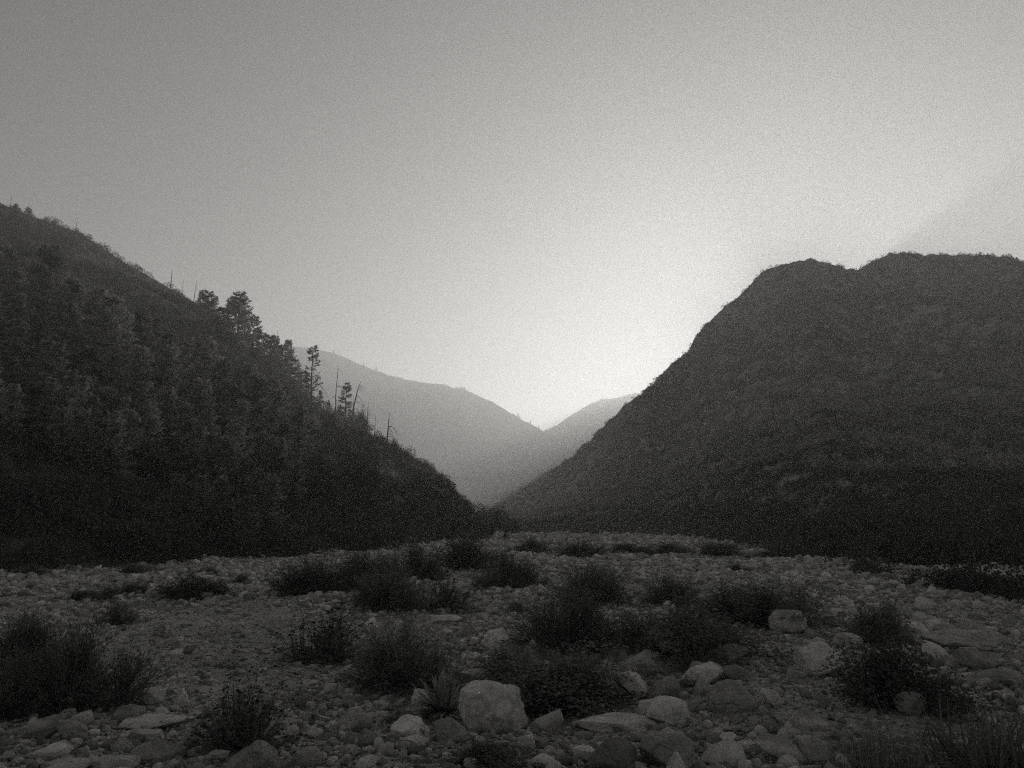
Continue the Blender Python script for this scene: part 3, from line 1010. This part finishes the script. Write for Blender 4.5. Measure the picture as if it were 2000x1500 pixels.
# ------------------------------------------------------------------ shrubs: (centre x, base y, width, top y, kind, seed, name, label)
SHRUBS = [
    (30, 1312, 150, 1200, 'fuzzy', 1, 'desert_shrub', 'dark bush at the left edge behind the biggest left bush'),
    (142, 1398, 190, 1236, 'fuzzy', 2, 'desert_shrub', 'biggest left bush with pale wispy tops, at the left edge'),
    (20, 1412, 150, 1285, 'fuzzy', 3, 'desert_shrub', 'dark bush cut by the left edge above the lower-left rocks'),
    (462, 1484, 190, 1338, 'flower', 1, 'flowerhead_shrub', 'black-dotted flowerhead bush above the big rounded bottom boulder'),
    (645, 1302, 150, 1196, 'flower', 2, 'flowerhead_shrub', 'spiky fan-shaped bush standing in the gravel left of centre'),
    (785, 1364, 180, 1226, 'fuzzy', 4, 'desert_shrub', 'soft dark bush behind the small yucca'),
    (1135, 1285, 240, 1163, 'fuzzy', 2, 'desert_shrub', 'large dark central bush, the upper of the pair'),
    (1110, 1402, 260, 1272, 'broad', 1, 'desert_shrub', 'large dark central bush, the lower one right of the painted boulder'),
    (990, 1338, 100, 1268, 'broad', 2, 'desert_shrub', 'leafy bush behind the painted boulder and below the gable-shaped boulder'),
    (1340, 1296, 200, 1186, 'broad', 3, 'desert_shrub', 'dense leafy bush behind the white-patched boulder'),
    (1490, 1232, 240, 1142, 'fuzzy', 3, 'desert_shrub', 'wide dark bush behind the smooth dome-shaped boulder'),
    (1160, 1186, 145, 1098, 'fuzzy', 1, 'desert_shrub', 'rounded soft bush just above the large central bush'),
    (1302, 1186, 105, 1128, 'fuzzy', 4, 'desert_shrub', 'smaller bush above the dense leafy bush'),
    (992, 1152, 112, 1088, 'fuzzy', 2, 'desert_shrub', 'rounded dark bush in the middle distance left of the soft central bush'),
    (866, 1198, 118, 1128, 'flower', 3, 'flowerhead_shrub', 'dark-bodied pale-topped bush above the bright flat slab'),
    (752, 1206, 140, 1108, 'fuzzy', 1, 'desert_shrub', 'broad soft bush with bare twigs at its right side'),
    (620, 1166, 140, 1096, 'fuzzy', 4, 'desert_shrub', 'sprawling low bush at the gravel edge, left half of the pair'),
    (700, 1158, 110, 1080, 'fuzzy', 3, 'desert_shrub', 'taller right half of the sprawling bush pair at the gravel edge'),
    (810, 1136, 95, 1066, 'fuzzy', 2, 'desert_shrub', 'bush behind the one with bare twigs, at the hillside foot'),
    (905, 1112, 110, 1050, 'broad', 2, 'desert_shrub', 'dark bush below the spur tip in the middle distance'),
    (256, 1124, 60, 1102, 'broad', 3, 'desert_shrub', 'low dark bush alone near the left hillside foot'),
    (376, 1166, 112, 1124, 'broad', 1, 'desert_shrub', 'wide dark bush, the largest on the left gravel bar'),
    (404, 1126, 40, 1106, 'fuzzy', 4, 'desert_shrub', 'small bush just above the widest bush on the left gravel bar'),
    (160, 1178, 62, 1150, 'fuzzy', 1, 'desert_shrub', 'leftmost bush of the row of three on the left gravel bar'),
    (212, 1170, 50, 1148, 'fuzzy', 2, 'desert_shrub', 'middle bush of the row of three on the left gravel bar'),
    (258, 1162, 64, 1138, 'fuzzy', 3, 'desert_shrub', 'rightmost bush of the row of three on the left gravel bar'),
    (224, 1222, 62, 1172, 'flower', 2, 'flowerhead_shrub', 'small round bush in front of the row of three'),
    (472, 1140, 34, 1120, 'fuzzy', 4, 'desert_shrub', 'tiny bush right of the widest left gravel bar bush'),
    (58, 1120, 54, 1102, 'broad', 2, 'desert_shrub', 'low dark bush at the far left hillside foot'),
    (636, 1186, 46, 1156, 'bare', 1, 'desert_shrub', 'thin twiggy bush in front of the sprawling pair'),
    (428, 1306, 88, 1284, 'bare', 2, 'desert_shrub', 'flat twiggy mat on the fine gravel behind the flowerhead bush'),
    (1728, 1268, 106, 1182, 'fuzzy', 3, 'desert_shrub', 'tall soft right-hand bush beside the pale sloping boulder'),
    (1735, 1390, 190, 1248, 'broad', 2, 'desert_shrub', 'wide dark right-hand bush below the tall soft one'),
    (935, 1512, 120, 1446, 'broad', 3, 'desert_shrub', 'low dark scrub cut by the bottom edge below the painted boulder'),
    (1140, 1092, 80, 1058, 'fuzzy', 4, 'desert_shrub', 'dark bush on the far cobbles left of the long dark row'),
    (1230, 1084, 90, 1060, 'fuzzy', 1, 'desert_shrub', 'left end of the long dark bush row on the far cobbles'),
    (1305, 1086, 90, 1062, 'fuzzy', 2, 'desert_shrub', 'right end of the long dark bush row on the far cobbles'),
    (1400, 1086, 90, 1058, 'broad', 1, 'desert_shrub', 'dark bush on the far cobbles below the right mountain'),
    (1530, 1096, 110, 1058, 'broad', 3, 'desert_shrub', 'dark bush right of the pale tilted stone at the far edge'),
    (1040, 1078, 60, 1052, 'broad', 2, 'desert_shrub', 'small dark bush at the valley mouth right of the spur tip'),
    (1438, 1120, 40, 1102, 'fuzzy', 2, 'desert_shrub', 'tiny dark bush on the far cobbles right of the lone pale stone'),
    (1010, 1196, 44, 1174, 'flower', 1, 'flowerhead_shrub', 'small bush among stones left of the soft central bush'),
]
for n, (cx, yb, w, yt, kind, seed, name, label) in enumerate(SHRUBS):
    P, k = on_ground(cx, yb)
    d = math.hypot(P[0], P[1])
    W = w / F * k
    u = P[:2] / d
    c = P[:2] + u * W * 0.38
    zb = float(gh([c])[0])
    Hh = z_at(cx, yt, d + W * 0.4) - zb
    build(name, shrub_meshes(kind, seed), (c[0], c[1], zb - 0.02), (W * 1.22, W * 1.05, max(Hh, 0.1) * 1.04), (n * 2.399) % 6.28, label,
          'bush', 'bushes growing on the riverbed')
    OCC.append((c[0], c[1], W * 0.3))

# bare twigs beside the broad soft bush
P, k = on_ground(797, 1196)
build('dry_twig_shrub', {'stems': shrub_meshes('bare', 5)['stems']}, tuple(P), (0.75, 0.75, 0.95), 0.6, 'leafless twiggy shrub with dark bare stems beside the broad soft bush', 'bush')

# yucca and grass clumps
P, k = on_ground(862, 1404)
build('yucca', {'leaf_rosette': blades_mesh('yucca_rosette', 3, 150, 0.06, 0.048, M['blade'], -0.05)}, tuple(P + [0, 0.12, 0.06]), (0.9, 0.9, 0.42), 0.4,
      'small spiky yucca rosette left of the painted boulder', 'yucca')
P, k = on_ground(1985, 1530)
build('grass_clump', {'blades': blades_mesh('yucca_large', 8, 380, 0.75, 0.011, M['straw'], 0.05, 0.5, 8)}, tuple(P + [-0.02, 0.15, 0]), (1.75, 1.4, 0.66), 0.2,
      'big clump of long arching pale blades in the lower right corner', 'grass clump')
P, k = on_ground(1735, 1520)
build('grass_clump', {'blades': blades_mesh('grass_blades', 9, 420, 0.30, 0.005, M['straw'], 0.3, 0.7, 5)}, tuple(P + [0, 0.1, 0]), (0.85, 0.7, 0.5), 0.2,
      'fine wispy grass clump at the bottom edge right of the small upright stone', 'grass clump')
P, k = on_ground(1068, 1440)
tv, tf = tube([[-0.13, 0.02, 0.10], [-0.04, 0.0, 0.075], [0.06, -0.01, 0.04], [0.14, -0.02, 0.012]], [0.008, 0.007, 0.006, 0.004], 6)
o = link('dead_stick', new_mesh('dead_stick', tv, tf, M['straw'], True))
o.location = tuple(P)
tag(o, 'thin pale stick leaning on the stones right of the painted boulder', 'stick')

# ------------------------------------------------------------------ cobbles: the larger loose stones as individuals
cob = []
for i in range(14):
    v, f = rock_verts(7000 + i, 4, planes=18, rough=0.05, flat_top=(i % 3 == 0))
    cob.append([new_mesh('cobble', v, f, M[m_], True) for m_ in ('stone', 'pale', 'dark')])
ZONES = [
    (0, 420, 1390, 1500, 60, 12, 34, 'loose stone in the lower-left rock pile', 'loose stones of the lower-left pile'),
    (560, 850, 1300, 1495, 70, 10, 30, 'loose stone between the soft dark bush and the bottom edge', 'loose stones left of the yucca'),
    (860, 1150, 1430, 1498, 30, 12, 32, 'loose stone on the ground below the painted boulder', 'loose stones below the painted boulder'),
    (1240, 1660, 1240, 1495, 60, 14, 58, 'loose stone among the right-hand boulders', 'loose stones among the right-hand boulders'),
    (1640, 2000, 1165, 1330, 60, 16, 56, 'loose cobble on the right side of the riverbed', 'loose cobbles on the right side'),
    (830, 1020, 1196, 1300, 26, 10, 28, 'loose stone around the gable-shaped boulder', 'loose stones by the gable-shaped boulder'),
]
rng = np.random.default_rng(77)
for (xa, xb, ya, yb, n, smin, smax, label, group) in ZONES:
    made, tries = 0, 0
    while made < n and tries < 1500:
        tries += 1
        px, py = rng.uniform(xa, xb), rng.uniform(ya, yb)
        P, k = on_ground(px, py)
        w = (smin + (smax - smin) * rng.uniform(0, 1) ** 2.0) / F * k
        if any((P[0] - a) ** 2 + (P[1] - b) ** 2 < (r_ + w * 0.45) ** 2 for a, b, r_ in OCC):
            continue
        OCC.append((P[0], P[1], w * 0.4))
        tone = int(rng.choice([0, 0, 0, 1, 1, 2]))
        me = cob[rng.integers(0, 14)][tone]
        word = ('larger ' if w * F / k > smin + (smax - smin) * 0.25 else '') + ('mid-grey ', 'pale ', 'dark ')[tone]
        o = link('cobble', me)
        hgt = w * rng.uniform(0.4, 0.75)
        o.scale = (w, w * rng.uniform(0.65, 0.95), hgt)
        o.location = (P[0], P[1], P[2] + hgt * 0.22)
        o.rotation_euler = (rng.normal() * 0.15, rng.normal() * 0.15, rng.uniform(0, 6.28))
        tag(o, word + label, 'stone', word + group)
        made += 1

# ------------------------------------------------------------------ pebbles: uncountable small stones
peb = []
for i in range(10):
    v, f = rock_verts(8000 + i, 2, planes=13, rough=0.05, flat_top=(i % 3 == 0))
    peb.append(new_mesh('pebble', v, f, M['pebble'], False))
rng = np.random.default_rng(5)
n = 260000
d = 4.5 * (210 / 4.5) ** (rng.uniform(0, 1, n) ** 0.9)
az = np.radians(rng.uniform(-42, 42, n))
X, Y = np.sin(az) * d, np.cos(az) * d
pz = np.column_stack([X / 2.2, Y / 5.0, 0 * X])
coarse = 0.6 + 1.0 * fbm(pz, 3, 41)
bar = np.exp(-((X + 4.2) / 4.2) ** 2 - ((Y - 15) / 8.0) ** 2)      # the fine gravel bar at left
coarse = np.clip(coarse - 0.75 * bar, 0.12, 1.3)
sz = (0.019 + 0.0021 * d) * np.exp(rng.normal(size=n) * 0.72) * (0.4 + 1.0 * coarse)
sz = np.minimum(sz, 0.12 + 0.008 * d)
keep = rng.uniform(0, 1, n) < np.clip(0.75 + 0.5 * coarse, 0, 1)
X, Y, sz = X[keep], Y[keep], sz[keep]
n = len(X)
Z = gh(np.column_stack([X, Y]))
S = np.column_stack([sz, sz * rng.uniform(0.6, 1, n), sz * rng.uniform(0.4, 0.85, n)])
Rr = np.column_stack([rng.normal(size=n) * 0.25, rng.normal(size=n) * 0.25, rng.uniform(0, 6.28, n)])
scatter('pebbles', np.column_stack([X, Y, Z + S[:, 2] * 0.22]), Rr, S, rng.integers(0, 10, n), peb)

# tufts of dry ground litter between the stones
lit = [brush_clump(300 + i, 60, 0.22, 'chap') for i in range(4)]
n = 2600
d = 5.5 * (120 / 5.5) ** rng.uniform(0, 1, n)
az = np.radians(rng.uniform(-40, 40, n))
X, Y = np.sin(az) * d, np.cos(az) * d
ok = fbm(np.column_stack([X / 2.2, Y / 2.2, 0 * X]), 2, 55) > 0.12
X, Y, d = X[ok], Y[ok], d[ok]
n = len(X)
s = rng.uniform(0.03, 0.10, n) * (1 + d / 25)
scatter('ground_litter', np.column_stack([X, Y, gh(np.column_stack([X, Y]))]), np.column_stack([0 * s, 0 * s, rng.uniform(0, 6.28, n)]),
        np.column_stack([s, s, s * 0.6]), rng.integers(0, 4, n), lit)

# ------------------------------------------------------------------ trees of the left hillside


def tree_at(px, ybase, ytop):
    for dy in range(0, 60, 3):
        loc, dist = on_hill('left_hillside', px, ybase + dy)
        if loc is not None:
            break
    if loc is None:
        return None, 0, 0
    hd = math.hypot(loc.x, loc.y)
    return loc, z_at(px, ytop, hd) - loc.z, dist


def conifer(px, yb, yt, seed, label, spread=0.2, dens=1.0, bare=0.12, group=None, fat=1.3, tilt=0.0, name='conifer_tree'):
    loc, h, dist = tree_at(px, yb, yt)
    if loc is None:
        return None
    o = build(name, conifer_meshes(seed, dens, spread, bare), (loc.x, loc.y, loc.z - 0.4), (h * fat, h * fat, h + 0.4), (px * 0.37) % 6.28, label, 'tree', group)
    o.rotation_euler[1] = tilt
    return o


TREES = [
    (462, 690, 572, 1, 0.26, 1.2, 'tallest ragged conifer on the crest, tip standing against the sky'),
    (492, 700, 618, 2, 0.24, 1.0, 'conifer leaning right on the crest, right of the tallest crest conifer'),
    (404, 650, 567, 3, 0.24, 1.0, 'bushy conifer on the crest left of the tallest crest conifer'),
    (430, 665, 600, 4, 0.22, 1.0, 'short conifer between the two tall crest conifers'),
    (548, 745, 672, 2, 0.25, 1.0, 'conifer on the crest left of the half-bare drooping conifer'),
    (525, 730, 655, 5, 0.24, 1.0, 'dense conifer below the thin crest snag'),
    (574, 760, 700, 4, 0.26, 1.0, 'squat conifer left of the half-bare drooping conifer'),
    (673, 822, 748, 6, 0.17, 0.8, 'slim spire conifer right of the thin upright snag'),
    (52, 440, 404, 3, 0.26, 0.9, 'small pointed conifer on the skyline at far left'),
    (28, 430, 398, 5, 0.30, 0.9, 'small round-topped conifer on the skyline at the left edge'),
    (82, 640, 480, 1, 0.22, 1.2, 'tall conifer near the left edge, the highest in the dense stand'),
    (133, 690, 546, 2, 0.22, 1.2, 'tall conifer second from left in the front of the stand'),
    (176, 720, 562, 3, 0.22, 1.2, 'tall conifer left of the broadest stand conifer'),
    (210, 740, 578, 4, 0.24, 1.2, 'broadest conifer in the middle of the dense stand'),
    (268, 730, 602, 5, 0.22, 1.2, 'tall conifer right of the broadest stand conifer'),
    (392, 800, 655, 1, 0.22, 1.2, 'tall isolated conifer low at the right of the stand'),
    (18, 660, 525, 4, 0.24, 1.2, 'tall conifer cut by the left edge of the photo'),
    (318, 770, 668, 6, 0.22, 1.0, 'mid-height conifer between the stand and the isolated conifer'),
    (440, 790, 700, 3, 0.24, 1.0, 'conifer right of the tall isolated conifer'),
]
for px, yb, yt, seed, spread, dens, label in TREES:
    conifer(px, yb, yt, seed, label, spread, dens, group='conifers of the left hillside')
rng = np.random.default_rng(21)
for i in range(115):
    px = rng.uniform(-60, 580)
    top = 470 + max(px, 0) * 0.50 + rng.uniform(0, 1) ** 1.2 * 290
    if px > 430 and top < 700:
        continue
    band = ['at the left edge of the stand', 'around the highest tall conifer at left', 'around the broadest stand conifer', 'around the mid-height conifer', 'around the tall isolated conifer'][
        int(np.clip((px + 10) // 105, 0, 4))]
    lab = ('upper conifer ' if top < 560 + max(px, 0) * 0.5 else 'lower conifer ') + band + ', lost among its neighbours'
    conifer(px, top + rng.uniform(80, 130), top, int(rng.integers(1, 7)), lab, 0.22, 1.0, group='crowded conifers, ' + lab[:14] + band)
crest = [(390, 592), (418, 612), (444, 634), (476, 655), (505, 672), (516, 688), (536, 700), (560, 716), (584, 744), (598, 760), (624, 784), (640, 796), (662, 806), (682, 818)]
for i, (px, yc) in enumerate(crest):
    up = 26 + (i * 37 % 29)
    conifer(px, yc + 22, yc - up * (1.0 if px < 570 else 0.45), 1 + i % 6, 'small conifer of the ragged row along the crest, %s from the left' % (
        'first second third fourth fifth sixth seventh eighth ninth tenth eleventh twelfth thirteenth fourteenth'.split()[i]), 0.2, 1.0, group='small crest conifers', fat=1.05)
for px, yb, yt, seed, label in [
    (140, 790, 715, 1, 'rounded leafy tree below the second tall conifer from left'), (190, 800, 735, 2, 'rounded leafy tree right of the lowest round crown group'),
    (70, 885, 835, 3, 'rounded leafy tree low at the left edge above the dark slope'), (265, 820, 765, 2, 'rounded leafy tree in the middle of the lower tree line'),
    (110, 800, 755, 4, 'pale rounded leafy crown left in the lower tree line'), (440, 840, 785, 1, 'pale rounded leafy tree low on the spur right of the isolated conifer'),
    (335, 830, 770, 3, 'rounded leafy tree below the mid-height conifer'), (590, 850, 790, 4, 'pale rounded shrubby tree on the spur below the drooping conifer'),
    (640, 845, 790, 2, 'rounded leafy tree on the spur below the thin upright snag'), (480, 760, 705, 4, 'rounded leafy tree just below the crest conifers'),
    (545, 790, 740, 1, 'rounded leafy tree below the squat conifer')]:
    loc, h, dist = tree_at(px, yb, yt)
    build('broadleaf_tree', oak_meshes(seed), (loc.x, loc.y, loc.z - 0.3), (h * 1.15, h * 1.15, h), px % 6.28, label, 'tree', 'rounded trees of the left hillside')

# half-bare drooping conifer on the spur
loc, h, dist = tree_at(607, 800, 672)
parts = dict(conifer_meshes(15, 0.55, 0.17, 0.2))
parts['branch'] = snag_meshes(44, 10, 0.0, 0.9, 0.012, 0.25, 0.3)['branch']
build('conifer_tree', parts, (loc.x, loc.y, loc.z - 0.3), (h, h, h), 0.5, 'half-bare conifer with drooping limbs standing clear on the spur', 'tree')

SNAGS = [
    (655, 782, 713, 5, 0.0, 0.010, 'thin upright dead trunk behind the slim spire conifer'),
    (688, 800, 744, 10, 0.16, 0.022, 'dead tree bending right with bare drooping limbs beside the spire conifer'),
    (717, 834, 782, 3, 0.05, 0.016, 'thin dead trunk leaning right on the spur, left of a shorter one'),
    (731, 842, 809, 2, 0.0, 0.016, 'shortest thin dead trunk on the spur left of the dead branching tree'),
    (756, 872, 803, 14, 0.04, 0.024, 'dead branching tree with curved bare limbs standing on the spur edge'),
    (538, 700, 646, 3, 0.02, 0.014, 'thin snag on the crest above the far mountain end'),
    (330, 616, 526, 3, 0.0, 0.013, 'tall grey snag on the crest, middle of three on the bare slope'),
    (378, 598, 546, 2, 0.05, 0.014, 'leaning snag on the crest just left of the crest conifers'),
    (354, 578, 544, 2, 0.06, 0.012, 'thin faint snag between the tall grey snag and the leaning snag'),
    (147, 456, 426, 2, 0.02, 0.018, 'short snag alone on the left skyline'),
    (19, 412, 380, 2, 0.02, 0.018, 'short snag on the skyline at the left edge'),
    (284, 640, 570, 4, 0.0, 0.012, 'grey snag standing in front of the bare slope right of the stand'),
    (60, 545, 457, 3, 0.05, 0.011, 'tall leaning snag in the stand near the left edge'),
]
for n, (px, yb, yt, br, curve, thick, label) in enumerate(SNAGS):
    loc, h, dist = tree_at(px, yb, yt)
    o = build('dead_tree', snag_meshes(60 + n, br, curve, 0.8, thick, 0.34, 0.2), (loc.x, loc.y, loc.z - 0.3), (h, h, h + 0.3), 0.0, label, 'dead tree', 'dead trees of the left hillside')

# shrubs leaning out of the spur's edge, trees at its tip
for px, yb, w, yt, kind, seed, label in [
    (828, 938, 36, 912, 'broad', 1, 'small dark shrub on the lower spur edge'), (858, 948, 44, 922, 'flower', 1, 'wind-bent shrub reaching right from the lower spur edge'),
    (770, 880, 24, 858, 'broad', 2, 'small shrub at the foot of the dead branching tree'), (705, 842, 40, 800, 'broad', 3, 'dark shrub at the foot of the bending dead tree')]:
    loc, h, dist = tree_at(px, yb, yt)
    W = w / F * dist
    build('hillside_shrub', shrub_meshes(kind, seed), (loc.x, loc.y, loc.z - 0.2), (W, W, h), 1.0, label, 'bush', 'shrubs on the spur edge')
for px, d_, yt, fat, seed, label in [(955, 128, 978, 1.5, 2, 'tallest dark streamside tree at the tip of the left spur'),
                                     (918, 118, 1000, 1.5, 3, 'dark streamside tree left of the tallest one at the spur tip'),
                                     (985, 140, 1005, 1.5, 1, 'dark streamside tree right of the tallest one at the spur tip'),
                                     (930, 100, 1030, 1.5, 4, 'low dark streamside tree in front of the spur tip')]:
    q = ray(px, 1030)
    x, y = q[0] * d_ / math.hypot(q[0], q[1]), q[1] * d_ / math.hypot(q[0], q[1])
    h = z_at(px, yt, d_)
    dk = {kk: mm.copy() for kk, mm in oak_meshes(seed).items()}
    dk['crown'].materials.clear()
    dk['crown'].materials.append(M['leaf'])
    build('streamside_tree', dk, (x, y, -0.1), (h * fat, h * fat, h), px % 6.28, label, 'tree', 'streamside trees at the spur tip')

# tiny trees on the far skylines
for hn, px, yt, tall, label, group in [
    ('far_mountain_left', 652, 683, 12, 'tiny tree on the far left mountain skyline, left of the highest pair', 'far skyline trees'),
    ('far_mountain_left', 710, 706, 11, 'tiny tree on the far left mountain skyline above the bending dead tree', 'far skyline trees'),
    ('far_mountain_left', 735, 720, 10, 'tiny tree midway down the far left mountain skyline', 'far skyline trees'),
    ('far_mountain_left', 1012, 806, 11, 'round tiny tree near the notch on the far left mountain', 'far skyline trees'),
    ('far_mountain_left', 1036, 822, 10, 'thin tiny tree closest but one to the notch', 'far skyline trees'),
    ('far_mountain_left', 1052, 830, 9, 'thin tiny tree closest to the notch', 'far skyline trees'),
    ('right_mountain', 1916, 496, 10, 'leftmost tiny tree on the right mountain skyline', 'right skyline trees'),
    ('right_mountain', 1930, 497, 8, 'second tiny tree from left on the right mountain skyline', 'right skyline trees'),
    ('right_mountain', 1941, 495, 10, 'third tiny tree from left on the right mountain skyline', 'right skyline trees'),
    ('right_mountain', 1976, 500, 11, 'fourth tiny tree from left on the right mountain skyline', 'right skyline trees'),
    ('right_mountain', 1986, 503, 9, 'rightmost tiny tree on the right mountain skyline', 'right skyline trees')]:
    loc = None
    for dy in range(0, 40, 2):
        loc, dist = on_hill(hn, px, yt + 4 + dy)
        if loc is not None:
            break
    h = tall * 0.7 / F * dist
    build('skyline_tree', conifer_meshes(3, 1.0, 0.3), (loc.x, loc.y, loc.z - 0.3), (h, h, h * 1.1), px % 6.28, label, 'tree', group)
